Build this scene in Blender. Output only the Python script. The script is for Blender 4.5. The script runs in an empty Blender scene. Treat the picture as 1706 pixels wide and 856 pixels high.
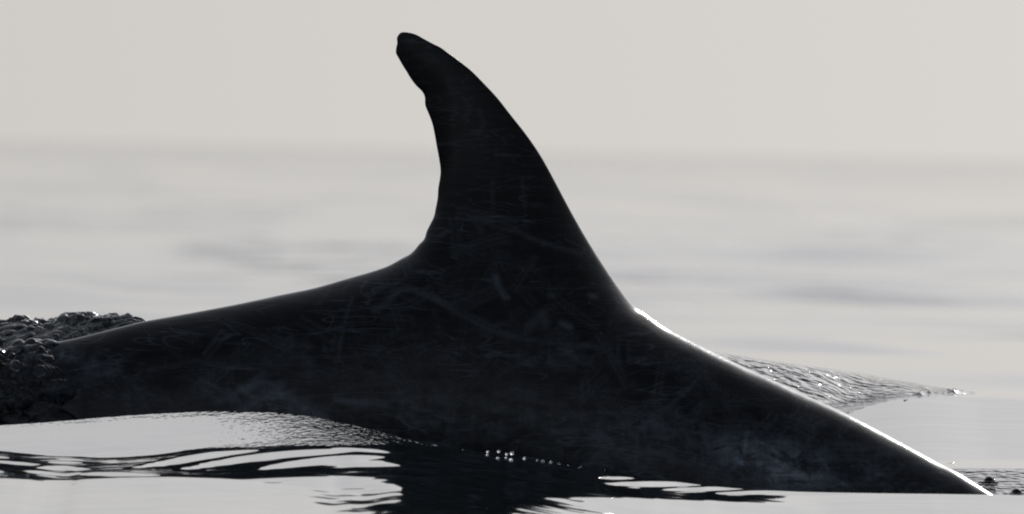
import bpy, math, random
import numpy as np
from mathutils import Vector, Matrix, noise
from mathutils.geometry import delaunay_2d_cdt

R = math.radians
rng = np.random.default_rng(7)
random.seed(7)
sc = bpy.context.scene
col = sc.collection

# ------------------------------------------------------------------ camera
S = 0.0011            # metres per survey unit in the animal's plane (y = 0)
DIST = 50.0           # camera to animal
LEVEL0 = 804.0        # survey height of the still water level at the centre line
HOR = 250.0           # survey height of the horizon at the centre line
ROLL = math.atan(0.0205)
CAMZ = (LEVEL0 - HOR) * S
cd = bpy.data.cameras.new('camera')
cam = bpy.data.objects.new('camera', cd)
col.objects.link(cam)
sc.camera = cam
cd.sensor_width = 36.0
cd.lens = 36.0 * DIST / (1706 * S)
cd.clip_start = 0.5
cd.clip_end = 200000.0
pitch = math.atan((428 - HOR) * S / DIST)
cam.matrix_world = (Matrix.Translation((0, -DIST, CAMZ)) @ Matrix.Rotation(math.pi / 2 - pitch, 4, 'X')
                    @ Matrix.Rotation(ROLL, 4, 'Z'))
cd.dof.use_dof = True
cd.dof.focus_distance = DIST
cd.dof.aperture_fstop = cd.lens / 42.0

# ------------------------------------------------------------------ sky and sun
SUN_EL, SUN_AZ = 27.0, 18.5       # azimuth: degrees to the right of the view direction (+Y)
w = bpy.data.worlds.new('World')
sc.world = w
w.use_nodes = True
nt = w.node_tree
bg = nt.nodes['Background']
sky = nt.nodes.new('ShaderNodeTexSky')
sky.sky_type = 'NISHITA'
sky.sun_disc = False
sky.sun_elevation = R(SUN_EL)
sky.sun_rotation = R(SUN_AZ)
sky.dust_density = 4.0
sky.air_density = 1.0
sky.ozone_density = 1.0
# thick haze: the lowest degrees of the sky look like the sky a few degrees up, all round
tc = nt.nodes.new('ShaderNodeTexCoord')
sx = nt.nodes.new('ShaderNodeSeparateXYZ')
cx = nt.nodes.new('ShaderNodeCombineXYZ')
p2 = nt.nodes.new('ShaderNodeMath'); p2.operation = 'POWER'; p2.inputs[1].default_value = 2.0
ad = nt.nodes.new('ShaderNodeMath'); ad.operation = 'ADD'; ad.inputs[1].default_value = 0.056 ** 2
sq = nt.nodes.new('ShaderNodeMath'); sq.operation = 'SQRT'
L = nt.links.new
L(tc.outputs['Generated'], sx.inputs[0])
L(sx.outputs['X'], cx.inputs['X']); L(sx.outputs['Y'], cx.inputs['Y'])
L(sx.outputs['Z'], p2.inputs[0]); L(p2.outputs[0], ad.inputs[0]); L(ad.outputs[0], sq.inputs[0])
L(sq.outputs[0], cx.inputs['Z'])
L(cx.outputs[0], sky.inputs['Vector'])
wb = nt.nodes.new('ShaderNodeMix'); wb.data_type = 'RGBA'; wb.blend_type = 'MULTIPLY'
wb.inputs[0].default_value = 1.0
wb.inputs[7].default_value = (0.822, 0.952, 1.315, 1)
hs = nt.nodes.new('ShaderNodeHueSaturation'); hs.inputs['Saturation'].default_value = 0.29
L(sky.outputs[0], wb.inputs[6]); L(wb.outputs[2], hs.inputs['Color']); L(hs.outputs[0], bg.inputs[0])
bg.inputs[1].default_value = 0.06

sl = bpy.data.lights.new('sun', 'SUN')
sl.energy = 3.0
sl.angle = R(0.55)
sl.color = (1.0, 0.96, 0.9)
sun = bpy.data.objects.new('sun', sl)
col.objects.link(sun)
sdir = Vector((math.sin(R(SUN_AZ)) * math.cos(R(SUN_EL)), math.cos(R(SUN_AZ)) * math.cos(R(SUN_EL)), math.sin(R(SUN_EL))))
sun.rotation_euler = sdir.to_track_quat('Z', 'Y').to_euler()

sc.view_settings.view_transform = 'Standard'
sc.view_settings.look = 'None'
sc.view_settings.gamma = 1.0
sc.view_settings.use_curve_mapping = False
sc.view_settings.exposure = -0.37
sc.cycles.filter_width = 2.0
sc.cycles.max_bounces = 8
sc.cycles.sample_clamp_indirect = 60.0

# ------------------------------------------------------------------ helpers
def smooth(a, b, x):
    t = np.clip((np.asarray(x, float) - a) / (b - a), 0, 1)
    return t * t * (3 - 2 * t)

cr, sr = math.cos(ROLL), math.sin(ROLL)
ZC = CAMZ - (428 - HOR) * S            # height of the picture's centre in the animal's plane


def to_world(px, py):
    """survey units -> levelled metres (x, z) in the animal's plane"""
    u = (np.asarray(px, float) - 853) * S
    v = (428 - np.asarray(py, float)) * S
    return u * cr - v * sr, ZC + u * sr + v * cr


def to_survey(x, z):
    dz = np.asarray(z, float) - ZC
    u = x * cr + dz * sr
    v = -x * sr + dz * cr
    return 853 + u / S, 428 - v / S


def survey_at(x, y, z):
    f = DIST / (DIST + y)
    return to_survey(x * f, CAMZ - (CAMZ - z) * f)


def curve(pts):
    a = np.array(pts, float)
    return lambda q: np.interp(q, a[:, 0], a[:, 1])


def scurve(pts):
    """smooth (Hermite) version of curve()"""
    a = np.array(pts, float)
    X, Y = a[:, 0], a[:, 1]
    m = np.gradient(Y, X)
    def f(q):
        q = np.clip(np.asarray(q, float), X[0], X[-1])
        i = np.clip(np.searchsorted(X, q) - 1, 0, len(X) - 2)
        h = X[i + 1] - X[i]
        t = (q - X[i]) / h
        return ((2*t**3 - 3*t**2 + 1) * Y[i] + (t**3 - 2*t**2 + t) * h * m[i]
                + (-2*t**3 + 3*t**2) * Y[i+1] + (t**3 - t**2) * h * m[i+1])
    return f


def link(name, me, mats, parent=None):
    o = bpy.data.objects.new(name, me)
    for m in (mats if isinstance(mats, list) else [mats]):
        if m.name not in [q.name for q in me.materials if q]:
            me.materials.append(m)
    col.objects.link(o)
    o.parent = parent
    return o


def tag(o, label=None, category=None, group=None, kind=None):
    for k, v in (('label', label), ('category', category), ('group', group), ('kind', kind)):
        if v:
            o[k] = v
    return o


def mesh_np(name, co, faces, smooth_shade=True):
    """co (n,3), faces (m,3|4) numpy"""
    me = bpy.data.meshes.new(name)
    k = faces.shape[1]
    me.vertices.add(len(co)); me.vertices.foreach_set('co', np.ascontiguousarray(co, np.float32).ravel())
    me.loops.add(faces.size); me.loops.foreach_set('vertex_index', np.ascontiguousarray(faces, np.int32).ravel())
    me.polygons.add(len(faces))
    me.polygons.foreach_set('loop_start', np.arange(0, faces.size, k, dtype=np.int32))
    me.polygons.foreach_set('loop_total', np.full(len(faces), k, np.int32))
    me.polygons.foreach_set('use_smooth', np.full(len(faces), smooth_shade))
    me.update(calc_edges=True)
    me.validate()
    return me


def add_attr(me, name, val):
    a = me.attributes.new(name, 'FLOAT', 'POINT')
    a.data.foreach_set('value', np.ascontiguousarray(val, np.float32))


def grid_faces(ny, nx):
    i = np.arange((ny - 1) * nx).reshape(ny - 1, nx)[:, :-1].ravel()
    return np.stack([i, i + 1, i + nx + 1, i + nx], 1)


class Nodes:
    def __init__(self, name):
        self.mat = bpy.data.materials.new(name)
        self.mat.use_nodes = True
        self.t = self.mat.node_tree
        self.b = self.t.nodes['Principled BSDF']
    def n(self, kind, **kw):
        q = self.t.nodes.new('ShaderNode' + kind)
        for k, v in kw.items():
            setattr(q, k, v)
        return q
    def l(self, a, b):
        self.t.links.new(a, b)
    def val(self, x, inp):
        if hasattr(x, 'is_output'):
            self.l(x, inp)
        else:
            inp.default_value = x
    def math(self, op, a, b=0.0, clamp=False):
        q = self.n('Math', operation=op, use_clamp=clamp)
        self.val(a, q.inputs[0]); self.val(b, q.inputs[1])
        return q.outputs[0]
    def attr(self, name):
        return self.n('Attribute', attribute_name=name).outputs['Fac']
    def noise(self, vec, scale, detail=2.0, rough=0.5, dist=0.0):
        q = self.n('TexNoise')
        q.inputs['Scale'].default_value = scale; q.inputs['Detail'].default_value = detail
        q.inputs['Roughness'].default_value = rough; q.inputs['Distortion'].default_value = dist
        self.l(vec, q.inputs['Vector'])
        return q.outputs['Fac']
    def mapping(self, vec, scale=(1, 1, 1), rot=(0, 0, 0)):
        q = self.n('Mapping')
        q.inputs['Scale'].default_value = scale; q.inputs['Rotation'].default_value = rot
        self.l(vec, q.inputs['Vector'])
        return q.outputs[0]
    def ramp(self, fac, stops):
        q = self.n('ValToRGB')
        e = q.color_ramp.elements
        while len(e) < len(stops):
            e.new(0.5)
        for i, (p, c) in enumerate(stops):
            e[i].position = p
            e[i].color = (c, c, c, 1) if not isinstance(c, tuple) else (*c, 1)
        self.l(fac, q.inputs[0])
        return q.outputs[0]


# ------------------------------------------------------------------ materials
def water_material():
    m = Nodes('sea_water')
    b = m.b
    b.inputs['Base Color'].default_value = (0.006, 0.010, 0.012, 1)
    b.inputs['Roughness'].default_value = 0.02
    b.inputs['IOR'].default_value = 1.333
    obj = m.n('TexCoord').outputs['Object']
    rip = m.attr('ripple')
    # capillary ripples, only where the disturbed water carries them
    v1 = m.mapping(obj, (40, 40, 40), (0, 0, R(16)))
    n1 = m.noise(v1, 1.0, 1.6, 0.5, 0.2)
    b1 = m.n('Bump'); b1.inputs['Distance'].default_value = 0.03
    m.l(m.math('MULTIPLY', rip, 1.0), b1.inputs['Strength']); m.l(n1, b1.inputs['Height'])
    v3 = m.mapping(obj, (100, 26, 100), (0, 0, R(4)))
    n3 = m.noise(v3, 1.0, 1.5, 0.5, 0.0)
    b3 = m.n('Bump'); b3.inputs['Distance'].default_value = 0.0048
    m.l(m.attr('speckle'), b3.inputs['Strength']); m.l(n3, b3.inputs['Height']); m.l(b1.outputs[0], b3.inputs['Normal'])
    # faint long ripples on the glassy water
    v2 = m.mapping(obj, (0.9, 1.5, 1.2), (0, 0, R(-10)))
    n2 = m.noise(v2, 1.0, 3.0, 0.55, 0.4)
    b2 = m.n('Bump'); b2.inputs['Distance'].default_value = 0.012; b2.inputs['Strength'].default_value = 0.42
    m.l(n2, b2.inputs['Height']); m.l(b3.outputs[0], b2.inputs['Normal'])
    # wind-ruffled patches far out
    paw = m.ramp(m.noise(m.mapping(obj, (0.30, 0.022, 1), (0, 0, R(2))), 1.0, 3.0, 0.55, 0.6), [(0.42, 0.05), (0.60, 1.0)])
    n4 = m.noise(m.mapping(obj, (1.6, 2.2, 1)), 1.0, 2.0, 0.5)
    b4 = m.n('Bump'); b4.inputs['Distance'].default_value = 0.14
    m.l(m.math('MULTIPLY', paw, m.attr('open_water')), b4.inputs['Strength']); m.l(n4, b4.inputs['Height']); m.l(b2.outputs[0], b4.inputs['Normal'])
    m.l(b4.outputs[0], b.inputs['Normal'])
    return m.mat


def splash_material():
    m = Nodes('churned_water')
    b = m.b
    b.inputs['Transmission Weight'].default_value = 1.0
    b.inputs['Base Color'].default_value = (0.62, 0.68, 0.72, 1)
    b.inputs['Roughness'].default_value = 0.05
    b.inputs['IOR'].default_value = 1.333
    obj = m.n('TexCoord').outputs['Object']
    n1 = m.noise(obj, 60.0, 3.0, 0.5, 0.8)
    b1 = m.n('Bump'); b1.inputs['Distance'].default_value = 0.003; b1.inputs['Strength'].default_value = 0.12
    m.l(n1, b1.inputs['Height']); m.l(b1.outputs[0], b.inputs['Normal'])
    # white foam flecks, also painting in the bright sun glints on the churn
    fl = m.math('MULTIPLY', m.ramp(m.noise(m.mapping(obj, (95, 95, 150)), 1.0, 3.0, 0.65, 0.8), [(0.66, 0.0), (0.70, 1.0)]),
                m.ramp(m.noise(obj, 17.0, 2.0, 0.5), [(0.44, 0.0), (0.58, 1.0)]))
    df = m.n('BsdfDiffuse'); df.inputs['Color'].default_value = (0.8, 0.8, 0.8, 1)
    tl = m.n('BsdfTranslucent'); tl.inputs['Color'].default_value = (0.8, 0.8, 0.8, 1)
    m1 = m.n('MixShader'); m1.inputs[0].default_value = 0.6
    m.l(df.outputs[0], m1.inputs[1]); m.l(tl.outputs[0], m1.inputs[2])
    m2 = m.n('MixShader'); m.l(fl, m2.inputs[0]); m.l(b.outputs[0], m2.inputs[1]); m.l(m1.outputs[0], m2.inputs[2])
    m.l(m2.outputs[0], m.t.nodes['Material Output'].inputs['Surface'])
    return m.mat


def clear_water_material():
    m = Nodes('clear_water')
    b = m.b
    b.inputs['Base Color'].default_value = (0.9, 0.95, 1.0, 1)
    b.inputs['Roughness'].default_value = 0.05
    b.inputs['IOR'].default_value = 1.333
    b.inputs['Transmission Weight'].default_value = 1.0
    return m.mat


def skin_material():
    m = Nodes('dolphin_skin')
    b = m.b
    obj = m.n('TexCoord').outputs['Object']
    scar, patch = m.attr('scar'), m.attr('pale_patch')
    # long streaky rake marks lying along the flank, and cloudy mottling
    streak = m.noise(m.mapping(obj, (5, 5, 46), (0, R(6), 0)), 1.0, 5.0, 0.62, 1.1)
    streak2 = m.noise(m.mapping(obj, (60, 20, 14), (0, R(-38), 0)), 1.0, 4.0, 0.6, 0.8)
    cloud = m.noise(obj, 5.5, 5.0, 0.6, 0.5)
    fine = m.noise(obj, 190.0, 3.0, 0.6)
    st = m.ramp(streak, [(0.46, 0.0), (0.72, 1.0)])
    st2 = m.ramp(streak2, [(0.5, 0.0), (0.8, 1.0)])
    cl = m.ramp(cloud, [(0.42, 0.0), (0.68, 1.0)])
    low = m.math('MULTIPLY', m.math('ADD', m.math('MULTIPLY', st, 0.3), m.math('MULTIPLY', st2, 0.35)), m.math('ADD', m.math('MULTIPLY', cl, 0.8), 0.25))
    def scratches(rx, sx, sz, seed, wdt):
        mp = m.n('Mapping'); mp.inputs['Scale'].default_value = (sx, 3, sz); mp.inputs['Rotation'].default_value = (0, R(rx), 0)
        mp.inputs['Location'].default_value = (seed, seed * 2.3, seed * .7)
        m.l(obj, mp.inputs['Vector'])
        nn = m.noise(mp.outputs[0], 1.0, 1.0, 0.4, 0.9)
        return m.ramp(m.math('ABSOLUTE', m.math('SUBTRACT', nn, 0.5)), [(0.0, 1.0), (wdt, 0.0)])
    s1 = scratches(17, 4.5, 26, 1.3, 0.012); s2 = scratches(-32, 4, 30, 4.1, 0.010); s3 = scratches(55, 5, 24, 7.7, 0.010); s4 = scratches(-18, 6, 34, 9.2, 0.013)
    gate = m.ramp(m.noise(obj, 7.0, 3.0, 0.6), [(0.42, 0.0), (0.62, 1.0)])
    gate2 = m.ramp(m.noise(m.mapping(obj, (6, 6, 9)), 1.0, 3.0, 0.6), [(0.45, 0.0), (0.66, 1.0)])
    scr = m.math('ADD', m.math('MULTIPLY', m.math('ADD', s1, s2), gate), m.math('MULTIPLY', m.math('ADD', s3, s4), gate2))
    fl = m.math('MULTIPLY', low, m.math('ADD', m.math('MULTIPLY', patch, 1.2), 0.17))
    mot = m.ramp(m.noise(m.mapping(obj, (22, 22, 34), (0, R(18), 0)), 1.0, 6.0, 0.68, 0.6), [(0.44, 0.0), (0.66, 1.0)])
    pp = m.math('MULTIPLY', patch, m.math('ADD', m.math('MULTIPLY', mot, 0.66), m.math('MULTIPLY', cl, 0.10)))
    sc_ = m.math('MULTIPLY', scar, m.math('ADD', m.math('MULTIPLY', fine, 0.9), m.math('MULTIPLY', cl, 0.5)))
    tot = m.math('ADD', m.math('ADD', m.math('ADD', fl, pp), sc_), m.math('MULTIPLY', scr, 0.20), clamp=True)
    mx = m.n('Mix', data_type='RGBA')
    mx.inputs[6].default_value = (0.007, 0.0075, 0.0083, 1)
    mx.inputs[7].default_value = (0.27, 0.335, 0.40, 1)
    m.l(tot, mx.inputs[0])
    m.l(mx.outputs[2], b.inputs['Base Color'])
    ro = m.math('ADD', m.math('MULTIPLY', fine, 0.05), 0.105)
    m.l(ro, b.inputs['Roughness'])
    b.inputs['IOR'].default_value = 1.345
    bp = m.n('Bump'); bp.inputs['Distance'].default_value = 0.0015; bp.inputs['Strength'].default_value = 0.25
    m.l(m.math('ADD', m.math('ADD', streak, scar), m.math('MULTIPLY', m.math('ADD', fine, m.math('MULTIPLY', scr, -0.6)), 0.22)), bp.inputs['Height'])
    und = m.noise(obj, 16.0, 2.0, 0.5)
    bq = m.n('Bump'); bq.inputs['Distance'].default_value = 0.006; bq.inputs['Strength'].default_value = 0.2
    m.l(und, bq.inputs['Height']); m.l(bp.outputs[0], bq.inputs['Normal'])
    m.l(bq.outputs[0], b.inputs['Normal'])
    b.inputs['Coat Weight'].default_value = 0.0          # film of water
    b.inputs['Coat Roughness'].default_value = 0.06
    b.inputs['Coat IOR'].default_value = 1.333
    return m.mat


M_SEA = water_material()
M_SPLASH = splash_material()
M_BUBBLE = M_SEA
M_CLEAR = clear_water_material()
M_SKIN = skin_material()

# ------------------------------------------------------------------ dolphin: outline of the whole animal, then inflated
TOP = [(-720, 888), (-640, 836), (-520, 772), (-400, 716), (-250, 655), (-120, 612), (0, 584), (60, 575), (118, 565), (160, 555), (200, 545), (235, 536),
       (280, 528), (340, 517), (400, 505.5), (470, 490.5), (520, 480.5), (560, 469.5), (580, 463.5), (608, 455.6), (633, 448), (650, 441),
       (669, 430.5), (683, 423), (690.7, 416), (698, 407), (706.5, 398), (711, 384.5), (716.5, 373.5), (722.6, 361), (725.6, 347.7),
       (729, 329.4), (730, 314), (733, 296), (733.9, 284), (731.7, 265.6), (727.5, 243), (724.2, 224), (720, 205), (714, 189), (708.5, 175),
       (707.6, 161), (703.6, 152.7), (693, 142), (682.6, 128), (678, 120), (672, 110.6), (664, 96.6), (659.7, 88.4), (660, 80),
       (661.8, 71), (661.3, 62.7), (667.4, 54.3), (671, 53.4), (680, 54), (692, 57), (707, 65), (722, 73), (735, 79.5), (742, 84.5),
       (754, 93), (768, 103.6), (784, 116), (800.6, 133), (817, 150), (830, 164), (849, 189), (875.5, 222), (900, 257.6), (920, 293),
       (940, 331), (962, 371), (984, 408), (1006, 442), (1028.5, 475), (1050.7, 504), (1062, 514), (1075, 521.6), (1105, 543), (1140, 562),
       (1180, 582), (1229, 606), (1299, 638), (1348.5, 661), (1400, 684), (1440, 704), (1504, 738), (1534, 754), (1561, 769),
       (1595, 786), (1615, 798), (1653, 822)]
BELLY = [(1700, 850), (1780, 905), (1870, 975), (1950, 1050), (1995, 1130), (1990, 1195), (1940, 1235), (1850, 1245), (1700, 1215), (1500, 1165),
         (1300, 1115), (1050, 1050), (800, 990), (500, 925), (250, 890), (0, 868), (-250, 868), (-450, 890), (-600, 922), (-700, 945), (-745, 925)]


def catmull(pts, step):
    P = np.array(pts, float); n = len(P); out = []
    for i in range(n):
        a, b, c, d = P[i - 1], P[i], P[(i + 1) % n], P[(i + 2) % n]
        k = max(1, int(round(np.hypot(*(c - b)) / step)))
        # centripetal spacing keeps the small notches from overshooting
        t1 = np.hypot(*(b - a)) ** .5; t2 = t1 + np.hypot(*(c - b)) ** .5; t3 = t2 + np.hypot(*(d - c)) ** .5
        for t in t1 + (t2 - t1) * np.arange(k) / k:
            A1 = (t1 - t) / t1 * a + t / t1 * b
            A2 = (t2 - t) / (t2 - t1) * b + (t - t1) / (t2 - t1) * c
            A3 = (t3 - t) / (t3 - t2) * c + (t - t2) / (t3 - t2) * d
            B1 = (t2 - t) / t2 * A1 + t / t2 * A2
            B2 = (t3 - t) / (t3 - t1) * A2 + (t - t1) / (t3 - t1) * A3
            out.append((t2 - t) / (t2 - t1) * B1 + (t - t1) / (t2 - t1) * B2)
    return np.array(out)


ring = catmull(TOP + BELLY, 3.2)
fair = (((ring[:, 0] > 746) & (ring[:, 1] < 505)) | ((ring[:, 0] > 1085) & (ring[:, 1] < 815)) | ((ring[:, 0] < 640) & (ring[:, 1] < 700)))[:, None]
for _ in range(25):                       # fair the long clean edges
    ring = np.where(fair, 0.5 * ring + 0.25 * (np.roll(ring, 1, 0) + np.roll(ring, -1, 0)), ring)
rx, rz = to_world(ring[:, 0], ring[:, 1])
ring_w = np.stack([rx, rz], 1)


def dist_ring(P, chunk=4000, every=1):
    """distance to the outline and inside test"""
    A = ring_w[::every]; B = np.roll(A, -1, 0); D = B - A; LL = (D ** 2).sum(1)
    dd = np.empty(len(P)); ins = np.empty(len(P), bool)
    for s in range(0, len(P), chunk):
        q = P[s:s + chunk][:, None, :]
        t = np.clip(((q - A) * D).sum(2) / LL, 0, 1)
        r = q - (A + t[..., None] * D)
        dd[s:s + chunk] = np.sqrt((r ** 2).sum(2).min(1))
        c = ((A[:, 1] > q[..., 1]) != (B[:, 1] > q[..., 1])) & (q[..., 0] < (q[..., 1] - A[:, 1]) * D[:, 0] / np.where(D[:, 1] == 0, 1e-12, D[:, 1]) + A[:, 0])
        ins[s:s + chunk] = c.sum(1) % 2 == 1
    return dd, ins


def make_dolphin():
    nrm = np.roll(ring_w, -1, 0) - np.roll(ring_w, 1, 0)
    nrm = np.stack([-nrm[:, 1], nrm[:, 0]], 1)
    nrm /= np.linalg.norm(nrm, axis=1)[:, None]
    test = ring_w + nrm * 1e-4
    if dist_ring(test)[1].mean() < 0.5:
        nrm = -nrm
    layers = [0.0004, 0.0014, 0.0030, 0.0052, 0.0080, 0.0115]
    pts = []
    for k, d in enumerate(layers):
        q = (ring_w + nrm * d)[::(1 if k < 3 else 1)]
        dd, ins = dist_ring(q)
        pts.append(q[ins & (dd > d * 0.93)])
    g = 0.0052
    xs = np.arange(rx.min(), rx.max(), g); zs = np.arange(rz.min(), rz.max(), g * 0.866)
    gx, gz = np.meshgrid(xs, zs)
    gx = gx + (np.arange(len(zs)) % 2 * g / 2)[:, None]
    q = np.stack([gx.ravel(), gz.ravel()], 1)
    px, py = to_survey(q[:, 0], q[:, 1])
    vis = (py < 850) & (px > -120) & (px < 1760)
    keep = vis | ((np.round((q[:, 0]) / g).astype(int) % 4 == 0) & (np.round((q[:, 1] - rz.min()) / (g * .866)).astype(int) % 4 == 0))
    q = q[keep]
    dd, ins = dist_ring(q, 4000, 4)
    near = dd < 0.03
    dd[near], ins[near] = dist_ring(q[near])
    pts.append(q[ins & (dd > layers[-1] + 0.0028)])
    P = np.concatenate([ring_w] + pts)
    nb = len(ring_w)
    vo, eo, fo, ov, oe, of = delaunay_2d_cdt([Vector(p) for p in P], [], [list(range(nb))], 1, 1e-6)
    V = np.array([(v.x, v.y) for v in vo]); F = np.array([list(f) for f in fo])
    bnd = np.zeros(len(V), bool)
    e = np.sort(np.concatenate([F[:, [0, 1]], F[:, [1, 2]], F[:, [2, 0]]]), 1)
    ue, cnt = np.unique(e, axis=0, return_counts=True)
    bnd[ue[cnt == 1].ravel()] = True
    # inflate: lap(t^2) = -c, thick body, thin fin
    px, py = to_survey(V[:, 0], V[:, 1])
    up = 470 + (px - 560) * 0.09 - py
    cb = 0.72 + 0.12 * smooth(1000, 1250, px)
    c = cb + (0.040 - cb) * smooth(-80, 30, up)
    n = len(V)
    a, b2, c3 = V[F[:, 0]], V[F[:, 1]], V[F[:, 2]]
    ar = np.abs((b2[:, 0] - a[:, 0]) * (c3[:, 1] - a[:, 1]) - (b2[:, 1] - a[:, 1]) * (c3[:, 0] - a[:, 0])) / 2
    ar = np.maximum(ar, 1e-12)
    I, J, K = [], [], []
    for i in range(3):
        o, p, r = F[:, i], F[:, (i + 1) % 3], F[:, (i + 2) % 3]
        u_, v_ = V[p] - V[o], V[r] - V[o]
        cot = (u_ * v_).sum(1) / (2 * ar) * 0.5
        I += [p, r]; J += [r, p]; K += [cot, cot]
    I = np.concatenate(I); J = np.concatenate(J); K = np.concatenate(K)
    diag = np.bincount(I, K, n)
    rhs = np.zeros(n)
    for i in range(3):
        rhs += np.bincount(F[:, i], ar / 3, n)
    rhs *= c
    free = ~bnd
    def mv(x):
        return np.where(free, diag * x - np.bincount(I, K * x[J], n), 0)
    x = np.zeros(n); r = np.where(free, rhs, 0); Mi = np.where(free, 1 / np.maximum(diag, 1e-9), 0)
    z = Mi * r; p = z.copy(); rzv = r @ z; r0 = rzv
    for it in range(1500):
        Ap = mv(p); al = rzv / (p @ Ap); x += al * p; r -= al * Ap
        z = Mi * r; nr = r @ z
        if nr < r0 * 1e-9: break
        p = z + nr / rzv * p; rzv = nr
    t = np.sqrt(np.maximum(x, 0)); t[bnd] = 0
    # the back narrows to a keel along the ridge, most on the tail stock and round the fin's foot
    dd, _ = dist_ring(V, 4000, 3)
    kk = 0.40 + (0.12 - 0.40) * smooth(1030, 1180, px)
    t = t * (1 - kk * np.exp(-dd / 0.02) * (py < 900))
    # two sheets sharing the outline
    back = np.arange(n); inner = np.where(~bnd)[0]
    back[inner] = n + np.arange(len(inner))
    co = np.concatenate([np.stack([V[:, 0], -t, V[:, 1]], 1), np.stack([V[inner, 0], t[inner], V[inner, 1]], 1)])
    cr_ = (b2[:, 0] - a[:, 0]) * (c3[:, 1] - a[:, 1]) - (b2[:, 1] - a[:, 1]) * (c3[:, 0] - a[:, 0])
    F = np.where((cr_ > 0)[:, None], F, F[:, ::-1])
    faces = np.concatenate([F, back[F][:, ::-1]])
    me = mesh_np('dolphin', co, faces)
    px, py = np.concatenate([px, px[inner]]), np.concatenate([py, py[inner]])
    return me, V, t, px, py, it


DME, DV, DT, dpx, dpy, cg_it = make_dolphin()
print('dolphin verts', len(DME.vertices), 'cg', cg_it, 'max half width', DT.max())


def seg_dist(px, py, pts):
    d = np.full(len(px), 1e9)
    for (x0, y0), (x1, y1) in zip(pts[:-1], pts[1:]):
        dx, dy = x1 - x0, y1 - y0
        tt = np.clip(((px - x0) * dx + (py - y0) * dy) / (dx * dx + dy * dy), 0, 1)
        d = np.minimum(d, np.hypot(px - x0 - tt * dx, py - y0 - tt * dy))
    return d


scar = np.zeros(len(dpx)); patch = np.zeros(len(dpx))
def add_scar(pts, wd, k):
    global scar
    bx = np.array(pts)
    near = (dpx > bx[:, 0].min() - 12) & (dpx < bx[:, 0].max() + 12) & (dpy > bx[:, 1].min() - 12) & (dpy < bx[:, 1].max() + 12)
    d = seg_dist(dpx[near], dpy[near], pts)
    scar[near] = np.maximum(scar[near], k * np.exp(-(d / wd) ** 2))

for pts, wd, k in [
        ([(655, 480), (690, 484), (730, 500), (775, 528), (815, 548), (860, 562), (915, 570), (980, 574), (1015, 588), (1032, 604)], 4, .27),
        ([(668, 473), (710, 486), (760, 510), (800, 532), (850, 556), (900, 564)], 3, .22),
        ([(660, 485), (645, 505), (625, 515)], 7, .28), ([(640, 478), (612, 492)], 5, .25),
        ([(826, 460), (830, 478), (842, 494)], 6, .4), ([(835, 489), (846, 495)], 4, .5), ([(983, 492), (992, 494)], 4, .55),
        ([(915, 491), (922, 493)], 4, .3), ([(935, 538), (950, 545)], 5, .5), ([(880, 545), (905, 522), (908, 540)], 9, .3),
        ([(1026, 560), (1080, 553)], 3, .25), ([(1030, 565), (1028, 602)], 3, .25), ([(1046, 570), (1048, 605)], 3, .22),
        ([(1110, 590), (1112, 600)], 5, .3), ([(840, 370), (880, 395), (930, 412), (960, 420)], 4, .2),
        ([(790, 366), (802, 385)], 5, .25), ([(820, 300), (822, 380)], 3, .16), ([(870, 300), (874, 345)], 3, .14),
        ([(825, 257), (865, 259)], 2.5, .2), ([(770, 160), (785, 180), (775, 195)], 4, .15), ([(745, 130), (760, 175)], 4, .12),
        ([(798, 180), (806, 205), (795, 225)], 3, .14),
        ([(470, 640), (420, 672), (390, 690)], 7, .45), ([(440, 620), (400, 650), (360, 670)], 5, .3),
        ([(455, 645), (480, 660), (520, 685), (540, 700)], 8, .5), ([(560, 665), (640, 672)], 5, .4), ([(250, 615), (330, 600), (420, 612)], 4, .2),
        ([(1250, 745), (1300, 775), (1350, 800)], 5, .35), ([(1360, 755), (1385, 790), (1410, 808)], 3, .28), ([(1440, 800), (1480, 780)], 4, .28)]:
    add_scar(pts, wd, k)
rs = np.random.default_rng(11)
for _ in range(420):                         # tooth rakes: groups of two to four nearly parallel scratches
    x0 = rs.uniform(60, 1600); top_y = np.interp(x0, [60, 560, 700, 1050, 1600], [580, 480, 300, 540, 790])
    y0 = rs.uniform(top_y, 830)
    an = rs.normal(0.12, 0.45) if rs.random() < .75 else rs.uniform(-1.5, 1.5)
    ln = rs.uniform(18, 120); k = rs.uniform(.05, .24); bend = rs.normal(0, .25); wd = rs.uniform(1.8, 3.4)
    for j in range(rs.integers(1, 4)):
        ox, oy = -math.sin(an) * j * 8 + rs.normal(0, 1), math.cos(an) * j * 8 + rs.normal(0, 1)
        pts = []; X, Y, A = x0 + ox, y0 + oy, an
        for s in range(6):
            pts.append((X, Y)); X += math.cos(A) * ln / 5; Y += math.sin(A) * ln / 5; A += bend / 5
        add_scar(pts, wd, k * rs.uniform(.6, 1))
for cx_, cy_, ax, ay, an, k in [(1290, 772, 105, 36, .25, 1.5), (1130, 720, 110, 28, .2, .5), (450, 668, 110, 30, .3, .75), (1010, 735, 150, 55, .1, .4),
                                (160, 620, 130, 40, .35, .4), (760, 690, 200, 60, .05, .35), (950, 590, 120, 22, .1, .32), (1450, 790, 120, 40, .45, .35), (700, 600, 300, 70, 0, .15)]:
    dx, dy = dpx - cx_, dpy - cy_
    u_, v_ = dx * math.cos(an) + dy * math.sin(an), -dx * math.sin(an) + dy * math.cos(an)
    patch = np.maximum(patch, k * np.exp(-(u_ / ax) ** 2 - (v_ / ay) ** 2))
add_attr(DME, 'scar', scar); add_attr(DME, 'pale_patch', patch)
dolphin = link('dolphin', DME, M_SKIN)
tag(dolphin, 'dark scarred dolphin back with tall hooked dorsal fin breaking the calm water', 'dolphin')

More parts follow.
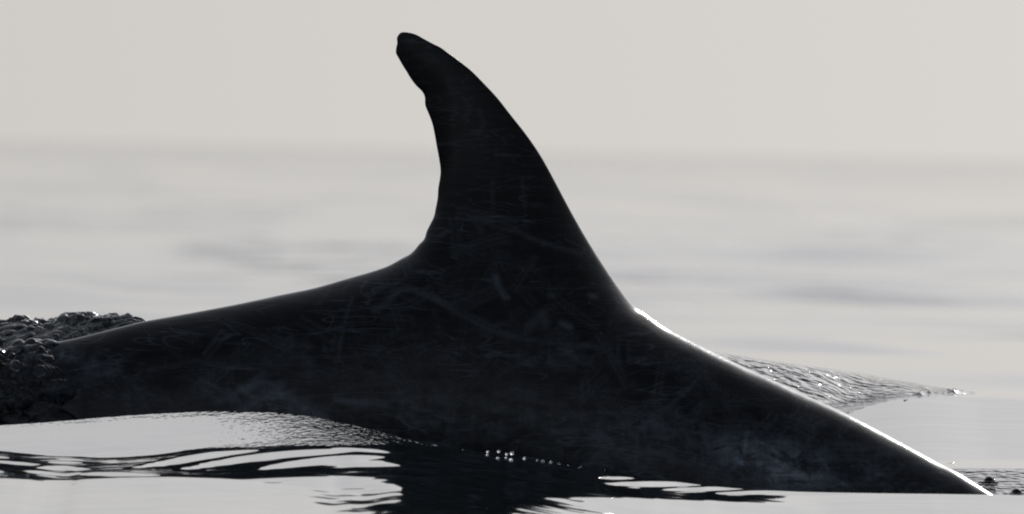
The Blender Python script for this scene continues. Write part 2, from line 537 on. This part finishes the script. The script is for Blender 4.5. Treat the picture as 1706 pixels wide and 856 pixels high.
# ------------------------------------------------------------------ sea surface
crest_py = scurve([(-400, 725), (-150, 722), (0, 710), (100, 703), (200, 694), (300, 687), (400, 685), (500, 690), (600, 709), (700, 735),
                   (800, 753), (900, 768), (1000, 783), (1100, 800), (1200, 812), (1300, 818), (1400, 820.5), (1550, 822.5), (1653, 824), (1800, 827), (2100, 832)])
mound_py = scurve([(-400, 760), (0, 752), (60, 756), (130, 761), (200, 763), (280, 759), (350, 750), (450, 745), (560, 742), (650, 741), (720, 744), (800, 756), (900, 769), (1000, 783), (2100, 832)])
crest_y = scurve([(-400, -1.3), (0, -1.3), (400, -1.3), (560, -1.58), (700, -2.02), (800, -2.14), (1000, -2.14), (1200, -2.15), (1500, -2.35), (1700, -2.4), (2100, -2.4)])
light_y = scurve([(-400, -3.5), (0, -3.5), (500, -3.52), (640, -3.58), (760, -3.58), (900, -3.3), (1100, -2.95), (1300, -2.65), (1500, -2.41), (1700, -2.45), (2100, -2.45)])
light_py = scurve([(-400, 790), (0, 793), (100, 798), (150, 799), (300, 797), (400, 799), (470, 804), (550, 812), (620, 826), (660, 838), (720, 848), (790, 846),
                   (858, 833), (1000, 831), (1150, 834), (1250, 838), (1380, 837), (1450, 830), (1520, 823.5), (1653, 824.5), (2100, 832)])
PATCHES = [  # lens-shaped steeper facets: x0, y0, x1, y1, half thickness, sag
    (247, 782, 455, 750, 5.4, 3), (325, 784, 610, 750, 5.6, 6), (455, 783, 655, 761, 5.2, 4), (555, 774, 745, 769, 4.4, 0), (560, 746, 715, 756, 2.2, 0),
    (425, 801, 640, 796, 3.2, 0), (465, 808, 745, 804, 6.0, 0), (600, 819, 715, 816, 3.2, 0),
    (-20, 772, 58, 787, 3.5, 0), (105, 779, 190, 782, 4, 0), (112, 770, 178, 771, 2, 0), (150, 789, 310, 794, 3, 0), (20, 768, 120, 776, 2, 0), (80, 783, 180, 795, 2, 0), (-40, 758, 60, 764, 2, 0),
    (985, 796, 1052, 796, 1.5, 0), (998, 806, 1168, 806, 3.6, 0), (1078, 816, 1240, 812, 2.6, 0), (1168, 822, 1300, 818, 2.2, 0), (1250, 823, 1400, 822, 1.2, 0)]

back_crest = scurve([(-400, 660), (200, 630), (700, 590), (1000, 572), (1100, 575), (1180, 581), (1300, 599), (1400, 612), (1500, 628), (1560, 638), (1640, 651), (1720, 655), (2100, 655)])
tex_low = curve([(-400, 700), (1300, 690), (1400, 683), (1450, 674), (1490, 665), (1540, 661), (1600, 656), (1640, 652), (2100, 655)])

fx = np.arange(-1.0, 1.0001, 0.005)
def grow(a, first, ratio, stop, cap=None, cap_until=None):
    out = []; d = first; q = a
    while q < stop:
        d = d * ratio
        if cap and q < cap_until: d = min(d, cap)
        q += d; out.append(q)
    return out
side = grow(1.0, 0.005, 1.12, 60000)
X = np.array([-v for v in side[::-1]] + list(fx) + side)
fy = list(np.arange(-5.0, -1.25, 0.0098)) + list(np.arange(-1.25, 0.15, 0.02)) + list(np.arange(0.15, 3.2, 0.0085))
Y = np.array([-v for v in grow(5.0, 0.0098, 1.10, 300)[::-1]] + fy + grow(fy[-1], 0.0085, 1.06, 90000, 0.22, 90.0))


def swell(x, y):
    """open-water swell: long low waves, crests nearly across the view"""
    r2 = np.random.default_rng(3)
    z = 0
    for lam, amp, sp in [(26, .05, .2), (19, .035, .2), (14, .026, .25), (11, .02, .3), (8.5, .016, .5), (6.5, .012, .7), (5, .010, .9), (3.8, .008, 1.0), (3.0, .006, 1.1), (2.3, .004, 1.1)]:
        for _ in range(3):
            th = r2.normal(0, sp) + .1; ph = r2.uniform(0, 2 * math.pi); k = 2 * math.pi / lam
            z = z + amp * 0.45 * np.sin(k * (y * math.cos(th) + x * math.sin(th)) + ph)
    return z


def chop(x, y):
    """short-crested wavelets running in groups over the open water"""
    r2 = np.random.default_rng(21)
    z = 0; env = 0
    for lam in (1.3, 1.5, 1.8, 2.1, 2.5, 3.0):
        for _ in range(4):
            th = r2.normal(0.1, .75); k = 2 * math.pi / lam
            z = z + lam * 0.0032 * np.sin(k * (y * math.cos(th) + x * math.sin(th)) + r2.uniform(0, 6.28))
    for lx, ly in ((1.6, 17), (2.3, 11), (3.4, 23), (1.1, 9), (4.5, 31)):
        for sg in (1, -1):
            env = env + np.sin(2 * math.pi * (x / lx * sg + y / ly) + r2.uniform(0, 6.28))
    return z * np.clip(0.60 + 0.20 * env, 0.15, 1.3)


def front_z(px, xw, yq):
    """profile of the near water for one column of the sheet (rises towards the crest beside the animal)"""
    c = float(crest_py(px)); yc = float(crest_y(px))
    py = np.arange(c, c + 420, 0.5)
    mo, li = float(mound_py(px)), float(light_py(px))
    _, zc = to_world(px, py)
    g = (CAMZ - zc) / DIST
    mound = (1 - smooth(mo - 4, mo + 2, py)) * float(smooth(1, 12, mo - c))
    pat = np.zeros(len(py))
    for x0, y0, x1, y1, hw, sag in PATCHES:
        if x0 < px < x1:
            t = (px - x0) / (x1 - x0)
            cy = y0 + (y1 - y0) * t - sag * 4 * t * (1 - t)
            h = hw * 1.1 * ((4 * t * (1 - t)) ** 0.8)
            if h > .1:
                pat = np.maximum(pat, (1 - smooth(h * .75, h * 1.15 + .6, np.abs(py - cy))) * min(1, h / 1.2))
    lit = smooth(li - 3, li + 4, py)
    steep = np.maximum(np.maximum(mound, pat), lit)
    # the flat stretches between the steeper facets take up what is left of a smoothly varying total depth
    sp = 0.062 + 0.016 * float(smooth(300, 620, px)) + 0.03 * float(smooth(800, 950, px)) * (1 - float(smooth(1050, 1300, px)))
    fade = smooth(628, 690, px + 16 * np.sin(py * 0.33)) * (1 - smooth(800, 880, px))
    sp = sp - 0.035 * fade
    sm = 0.070 - 0.036 * float(smooth(430, 660, px))
    lt = 0.046 + 0.01 * float(smooth(600, 900, px)) - 0.022 * fade
    target = sp + (sm - sp) * mound
    target = target + (lt - target) * lit * (1 - mound)
    band = py < li
    tot = max(yc - float(light_y(px)), 0.01)
    used = (0.5 * S / (target + g))[band] @ steep[band] if band.any() else 0
    nflat = (1 - steep)[band].sum()
    sflat = 0.5 * S * nflat / max(tot - used, 0.02) - float(g[0]) if nflat > 2 else 0.03
    sflat = min(max(sflat, 0.004), 0.045)
    s = sflat + (target - sflat) * steep
    s = s * (1 - smooth(880, 960, py)) + 0.004 * smooth(880, 960, py)
    dy = 0.5 * S / (s + g)
    y = yc - np.concatenate([[0], np.cumsum(dy)[:-1]])
    z = CAMZ - (CAMZ - zc) * (DIST + y) / DIST
    return np.interp(yq, y[::-1], z[::-1])


def back_z(px, xw, yq):
    """profile of the water behind the animal: a swell face rising away, with the raised wake shoulder on top"""
    c = float(back_crest(px)); b0 = float(crest_py(px)) - 1
    py = np.arange(b0, c, -0.5)
    tl = float(tex_low(px))
    r_ = float(smooth(1420, 1680, px))
    s = np.full(len(py), 0.055)
    s += 0.14 * (1 - smooth(tl - 14, tl + 10, py)) * (1 - smooth(1330, 1680, px))
    s += 0.10 * smooth(779, 785, py) * r_
    s += -0.045 * smooth(764, 774, py) * (1 - smooth(777, 783, py)) * r_
    end = smooth(0, 16, py - c)                 # round the crest over
    s = s * (0.12 + 0.88 * end)
    _, zc = to_world(px, py)
    g = (CAMZ - zc) / DIST
    y = 0.12 + np.concatenate([[0], np.cumsum(0.5 * S / (s + g))[:-1]])
    z = CAMZ - (CAMZ - zc) * (DIST + y) / DIST
    # beyond the crest the swell falls away again
    y2 = y[-1] + np.linspace(0.05, 9, 80)
    q = y2 - y[-1]
    z2 = z[-1] * (1 - smooth(0, 8.0, q)) + 0.006 * np.sin(q * 5) * 0
    return np.interp(yq, np.concatenate([y, y2]), np.concatenate([z, z2]))


def make_sea():
    XX, YY = np.meshgrid(X, Y)
    Z = swell(XX, YY) * (0.25 + 0.75 * 2.2 * (1 - np.exp(-(np.maximum(YY, 0) / 50)))) * np.exp(-np.maximum(YY - 150, 0) / 250)
    Z = Z + 0.55 * chop(XX, YY) * smooth(4, 22, YY) * np.exp(-np.maximum(YY - 110, 0) / 25)
    loc = np.zeros_like(Z); wloc = np.zeros_like(Z)
    xc = np.clip(X, -1.12, 1.12)
    cache = {}
    for i, xv in enumerate(xc):
        key = round(float(xv), 4)
        if key not in cache:
            px = 853 + xv / S - 7.6
            colz = np.zeros(len(Y))
            yc = float(crest_y(px))
            yf = Y < yc; yb = Y > 0.12; ym = ~(yf | yb)
            colz[yf] = front_z(px, xv, Y[yf])
            colz[yb] = back_z(px, xv, Y[yb])
            a = front_z(px, xv, np.array([yc]))[0]; b = back_z(px, xv, np.array([0.12]))[0]
            t = (Y[ym] - yc) / (0.12 - yc)
            dip = -0.05 * np.sin(np.clip(t, 0, 1) * math.pi) ** 2
            colz[ym] = a + (b - a) * t + dip
            cache[key] = colz
        loc[:, i] = cache[key]
    nf = len(side); blk = loc[:, nf - 3:-nf + 3].copy()
    for _ in range(3):
        blk[:, 1:-1] = 0.25 * blk[:, :-2] + 0.5 * blk[:, 1:-1] + 0.25 * blk[:, 2:]
    loc[:, nf - 3:-nf + 3] = blk
    wy = smooth(-13.0, -5.6, Y) * (1 - smooth(4.5, 11.0, Y))
    wx = 1 - smooth(1.3, 7.0, np.abs(X))
    wl = wy[:, None] * wx[None, :]
    inner = (smooth(-10, -5.6, Y) * (1 - smooth(2.4, 6, Y)))[:, None] * (1 - smooth(1.0, 3.0, np.abs(X)))[None, :]
    # keep the water just behind the rolled-off frame front well below the sight line
    Z = Z * (1 - inner) * (0.35 + 0.65 * smooth(-1, 25, YY)) + loc * wl
    wob = 0
    for lx, ly, am, ph in ((.31, 1.9, .00035, 0.3), (.19, -1.3, .00016, 2.1), (.42, 1.1, .0004, 4.0), (.12, .9, .00006, 1.1), (.7, -2.6, .0009, 5.2)):
        wob = wob + am * np.sin(2 * math.pi * (XX / lx + YY / ly) + ph)
    Z = Z + wob * (1 - 0.8 * np.exp(-((XX + 0.21) / 0.16) ** 2)) * inner * smooth(0.2, 0.6, crest_y(853 + XX / S) - YY)
    fine_w = 0.0 * XX
    for lx, ly, am, ph in ((.12, .31, .00005, 0.4), (.16, -.23, .00005, 3.0), (.09, .17, .00002, 1.7)):
        fine_w = fine_w + am * np.sin(2 * math.pi * (XX / lx + YY / ly) + ph)
    Z = Z + fine_w * inner * smooth(0.2, 0.6, crest_y(853 + XX / S) - YY)
    px, py = survey_at(XX, YY, Z)
    c = crest_py(px); mo = mound_py(px)
    front = YY < crest_y(px) + 0.02
    spk = np.where(front & (py < mo), smooth(-1, 3, mo - py) * (0.045 + 0.5 * smooth(280, 600, px) + 0.12 * smooth(10, 2, py - c)), 0) * (1 - smooth(780, 900, px))
    spk = spk + np.where(front, 0.35 * np.exp(-((py - c) / 4.0) ** 2) * smooth(500, 620, px) * (1 - smooth(960, 1020, px)), 0)
    rip = np.zeros_like(Z)
    bc = back_crest(px); tl = tex_low(px)
    back = (YY > 0.12) & (YY < 6)
    rip = rip + np.where(back & (py > bc - 1) & (py < tl + 2), (1.0 + 0.6 * smooth(1540, 1590, px)) * smooth(-4, 14, tl - py) * smooth(0, 12, py - bc) * (1 - smooth(1625, 1645, px)), 0)
    rip = rip + np.where(back & (px > 1545), 0.5 * smooth(779, 784, py) * smooth(1545, 1590, px), 0)
    inn = smooth(-1.15, -1.05, XX) * (1 - smooth(1.05, 1.15, XX))
    co = np.stack([XX.ravel(), YY.ravel(), Z.ravel()], 1)
    me = mesh_np('sea', co, grid_faces(len(Y), len(X)))
    add_attr(me, 'open_water', smooth(25, 90, YY).ravel())
    add_attr(me, 'ripple', (rip * inn).ravel()); add_attr(me, 'speckle', (spk * inn).ravel())
    return me


SEA = link('sea', make_sea(), M_SEA)
tag(SEA, kind='structure')
print('sea verts', len(SEA.data.vertices))

# ------------------------------------------------------------------ churned water over the tail stock
def lumps(p, seed):
    """rounded, bubbling relief in 0..1"""
    v = Vector(p) + Vector((seed, 0, 0))
    v = v + noise.noise_vector(v * 13) * 0.02
    q = Vector((v.x * 0.62, v.y, v.z))
    a = max(0.0, 1 - (noise.voronoi(q * 23)[0][0] * 1.25) ** 2)
    b = max(0.0, 1 - (noise.voronoi(v * 46 + Vector((9, 3, 1)))[0][0] * 1.25) ** 2)
    return 0.50 * a * a * (3 - 2 * a) + 0.24 * b * b * (3 - 2 * b) + 0.5 * noise.noise(v * 9)


bpx = np.linspace(-100, 290, 240)
bank_py = scurve([(-180, 548), (-80, 540), (0, 534), (32, 529), (62, 534), (110, 529), (150, 526), (200, 528), (226, 533), (244, 542), (262, 566), (300, 620)])
ridge_py = curve(TOP[:40])
V, F = [], []
def add_sheet(grid):
    b = len(V); ny = len(grid); nx = len(grid[0])
    for row in grid: V.extend(row)
    F.extend([tuple(b + k for k in q) for q in grid_faces(ny, nx)])
# bank of thrown-up water behind the stock
rows = []
for yv in np.concatenate([np.linspace(0.0, 0.30, 110), np.linspace(0.32, 0.9, 20)]):
    row = []
    for px in bpx:
        xw, zt = to_world(px, float(bank_py(px)))
        _, zr = to_world(px, float(ridge_py(px)))
        low = min(zr - 0.05, zt - 0.02)
        up = float(smooth(-0.02, 0.20, yv)); dn = 1 - float(smooth(0.22, 0.9, yv))
        z = (low + (zt - low) * up) * dn - 0.02 * (1 - dn)
        am = 0.023 * (0.45 + 0.55 * up) * (0.3 + 0.7 * float(1 - smooth(235, 270, px)))
        z += am * (lumps((xw, yv, 0.0), 3.3) - 0.55)
        row.append((xw, yv, z))
    rows.append(row)
add_sheet(rows)
# skin of water pouring over the near side of the stock
bins = {}
rows = []
fpx = np.linspace(-100, 170, 165)
st = []
for px in fpx:
    xw, zr = to_world(px, float(ridge_py(px)))
    sel = np.abs(DV[:, 0] - xw) < 0.012
    zz, tt = DV[sel, 1], DT[sel]
    zc_ = (zz.max() + zz.min()) / 2
    an, ra = np.arctan2(zz - zc_, tt), np.hypot(zz - zc_, tt)
    e = np.linspace(-math.pi / 2, math.pi / 2, 61); k_ = np.digitize(an, e)
    # outer hull of the flank at this station, as radius over angle
    hull = [ra[k_ == i].max() if (k_ == i).any() else np.nan for i in range(1, 61)]
    ec = (e[1:] + e[:-1]) / 2; hull = np.array(hull); okk = ~np.isnan(hull)
    st.append((xw, zc_, np.interp(ec, ec[okk], hull[okk])))
for th in np.linspace(R(-35), R(125), 170):
    row = []
    for px, (xw, zc_, hull) in zip(fpx, st):
        edge = 160 + 45 * noise.noise(Vector((th * 2.2, 1.7, 0))) - 35 * max(0.0, math.sin(th)) ** 6
        cov = float(1 - smooth(edge - 70, edge + 20, px))
        a_ = th if th < math.pi / 2 else math.pi - th
        r0 = float(np.interp(a_, ec, hull))
        p = (xw, -r0 * math.cos(th), zc_ + r0 * math.sin(th))
        off = -0.019 + 0.025 * cov + (0.003 + 0.023 * cov) * (lumps(p, 11.1) - 0.35)
        row.append((xw, -(r0 + off) * math.cos(th), zc_ + (r0 + off) * math.sin(th)))
    rows.append(row)
add_sheet(rows)
me = mesh_np('splash', np.array(V), np.array(F))
splash = link('splash', me, M_SPLASH)
tag(splash, 'lumpy glinting churned water pouring over the dolphin tail stock', 'splash', kind='stuff')

# ------------------------------------------------------------------ breaking ripple at the tip of the wake shoulder
bpy.context.view_layer.update()
def sight(px, py):
    x, z = to_world(px, py)
    o = Vector((0, -DIST, CAMZ))
    return o, (Vector((float(x), 0, float(z))) - o).normalized()
def on_sea(px, py):
    o, d = sight(px, py)
    ok, p, n, i = SEA.ray_cast(o, d)
    return p
p0, p1 = on_sea(1505, 663), on_sea(1636, 655)
rows = []
for v in np.linspace(-1, 1, 46):
    row = []
    for u in np.linspace(0, 1, 90):
        p = p0.lerp(p1, u) + Vector((0, 0.09 * v + 0.02, 0))
        k = max(0.0, 1 - v * v) * min(1, 5 * u) * min(1.0, 3.2 * (1 - u)) ** 0.8
        h = k * (0.005 + 0.015 * (lumps((p.x * 0.45, p.y * 0.8, 0), 5.7) - 0.1) + 0.004 * noise.noise(Vector((p.x * 90, p.y * 60, 0))))
        row.append((p.x, p.y, p.z - 0.003 + h))
    rows.append(row)
V, F = [], []
add_sheet(rows)
tag(link('breaking_ripple', mesh_np('breaking_ripple', np.array(V), np.array(F)), M_SPLASH), 'small sparkling ripple breaking at the tip of the wake beyond the dolphin', 'ripple', kind='stuff')

# ------------------------------------------------------------------ bubbles, beads and spray
def ball(name, rings=10, segs=16, squash=1.0, seed=0):
    r3 = random.Random(seed); vs, fs = [], []
    ph = [r3.uniform(0, 6.28) for _ in range(3)]
    for i in range(1, rings):
        t = math.pi * i / rings
        for j in range(segs):
            a = 2 * math.pi * j / segs
            k = 1 + 0.05 * math.sin(2 * a + ph[0]) + 0.04 * math.sin(3 * a + ph[1]) * math.sin(t)
            vs.append((k * math.sin(t) * math.cos(a), k * math.sin(t) * math.sin(a), squash * math.cos(t)))
    top, bot = len(vs), len(vs) + 1
    vs += [(0, 0, squash), (0, 0, -squash)]
    for i in range(rings - 2):
        for j in range(segs):
            a, b = i * segs + j, i * segs + (j + 1) % segs
            fs.append((a, a + segs, b + segs, b))
    for j in range(segs):
        fs.append((top, j, (j + 1) % segs)); fs.append((bot, (rings - 2) * segs + (j + 1) % segs, (rings - 2) * segs + j))
    me = bpy.data.meshes.new(name); me.from_pydata(vs, [], fs)
    for p in me.polygons: p.use_smooth = True
    me.update()
    return me


def dome(name, seed):
    """a bubble dome with a raised meniscus skirt"""
    prof = [(2.1, -0.06), (1.7, 0.0), (1.35, 0.07), (1.12, 0.2), (0.98, 0.42), (0.80, 0.66), (0.55, 0.85), (0.28, 0.96)]
    segs = 24; vs, fs = [], []
    for r_, z_ in prof:
        for j in range(segs):
            a = 2 * math.pi * j / segs
            k = 1 + 0.06 * math.sin(2 * a + seed)
            vs.append((r_ * k * math.cos(a), r_ * k * math.sin(a), z_))
    vs.append((0, 0, 1.0))
    for i in range(len(prof) - 1):
        for j in range(segs):
            a, b = i * segs + j, i * segs + (j + 1) % segs
            fs.append((a, b, b + segs, a + segs))
    o = (len(prof) - 1) * segs
    for j in range(segs): fs.append((o + j, o + (j + 1) % segs, len(vs) - 1))
    me = bpy.data.meshes.new(name); me.from_pydata(vs, [], fs)
    for p in me.polygons: p.use_smooth = True
    me.update()
    return me


def on_splash(px, py):
    o, d = sight(px, py)
    ok, p, n, i = splash.ray_cast(o, d)
    return p if ok else None

for k, (px, py, r_, lab) in enumerate([(1649, 803, 9.5, 'dark domed bubble on rippled water just beyond the dolphin\'s sunlit shoulder'),
                                       (1694, 822, 8, 'small dark bubble floating lower on the ripples, farther from the dolphin')]):
    o = link('water_bubble', dome('water_bubble', k * 2.0), M_BUBBLE)
    p = on_sea(px, py - 2)
    o.location = p + Vector((0, 0, -0.001)); o.scale = (r_ * S, r_ * S, r_ * S * 0.95)
    tag(o, lab, 'bubble', 'bubbles on the sea surface')

bead = ball('water_bead', 8, 12, 0.9, 2)
BEADS = [(812.6, 751, 2.4), (831, 750.5, 3), (844, 755, 2.6), (853, 753.5, 3.8), (867.6, 764, 2.6), (873.7, 762, 2.8), (895, 766, 2.2), (904.5, 767, 3), (917.6, 769, 3),
         (931, 772, 2.8), (945.8, 775, 3.2), (967, 778, 3.2), (988.7, 781.5, 3), (1007, 783.6, 2.4), (52, 705, 2.6), (137, 700, 2.2), (74, 704, 1.8)]
for px, py, r_ in BEADS:
    cyv = float(crest_y(px)); f = (DIST + cyv) / DIST
    x, z = to_world(px, py)
    o = link('water_bead', bead, M_CLEAR)
    zz = CAMZ - (CAMZ - float(z)) * f - 0.4 * r_ * S
    o.location = (float(x) * f, cyv, zz); o.scale = (r_ * S * 0.85,) * 3
    o.rotation_euler = (0, 0, px)
    if px > 400:
        tag(o, 'tiny glinting water bead in the row along the wave crest below the fin', 'water bead', 'beads along the wave crest')
    else:
        tag(o, 'tiny water bead on the crest of the pale wave below the tail stock', 'water bead', 'beads on the pale wave')

bub = ball('foam_bubble', 12, 20, 0.85, 5)
for px, py, r_ in [(27, 609, 11), (66, 617, 12), (52, 640, 7), (92, 562, 8), (24, 586, 5), (122, 578, 4), (40, 553, 6), (140, 524, 6), (214, 527, 7)]:
    p = on_splash(px, py) or on_splash(px, py + 8)
    if not p: continue
    o = link('foam_bubble', bub, M_CLEAR)
    o.location = p; o.scale = (r_ * S, r_ * S, r_ * S)
    o.rotation_euler = (0.2, 0.1, px)
    if py < 560:
        tag(o, 'clear bubble on the ragged crest of water thrown up behind the tail stock', 'bubble', 'bubbles on the thrown-up crest')
    elif r_ > 10:
        tag(o, 'large clear bubble bulging from the water pouring over the near flank', 'bubble', 'large bubbles on the near flank')
    else:
        tag(o, 'small clear bubble in the churned water over the near side of the tail stock', 'bubble', 'small bubbles on the near flank')

# fine spray: too many and small to count
sv, sf = [], []
tmpl = ball('spray_template', 5, 8, 1.0, 1)
tv = np.array([v.co[:] for v in tmpl.vertices]); tf = [list(p.vertices) for p in tmpl.polygons]
rr = random.Random(4)
for _ in range(240):
    if rr.random() < 0.6:
        px = rr.uniform(-20, 240); py = float(bank_py(px)) + rr.gauss(0, 5)
    else:
        px = rr.uniform(-20, 110); py = rr.uniform(555, 680)
    p = on_splash(px, py) or on_splash(px, py + 9)
    if not p: continue
    r_ = (1.0 + 2.8 * rr.random() ** 2) * S
    b = len(sv)
    sv.extend((tv * r_ + np.array(p)).tolist()); sf.extend([[b + k for k in q] for q in tf])
me = bpy.data.meshes.new('spray'); me.from_pydata(sv, [], sf)
for p in me.polygons: p.use_smooth = True
me.update()
bpy.data.meshes.remove(tmpl)
tag(link('spray', me, M_CLEAR), 'fine clear droplets scattered over the churned water', 'spray', kind='stuff')
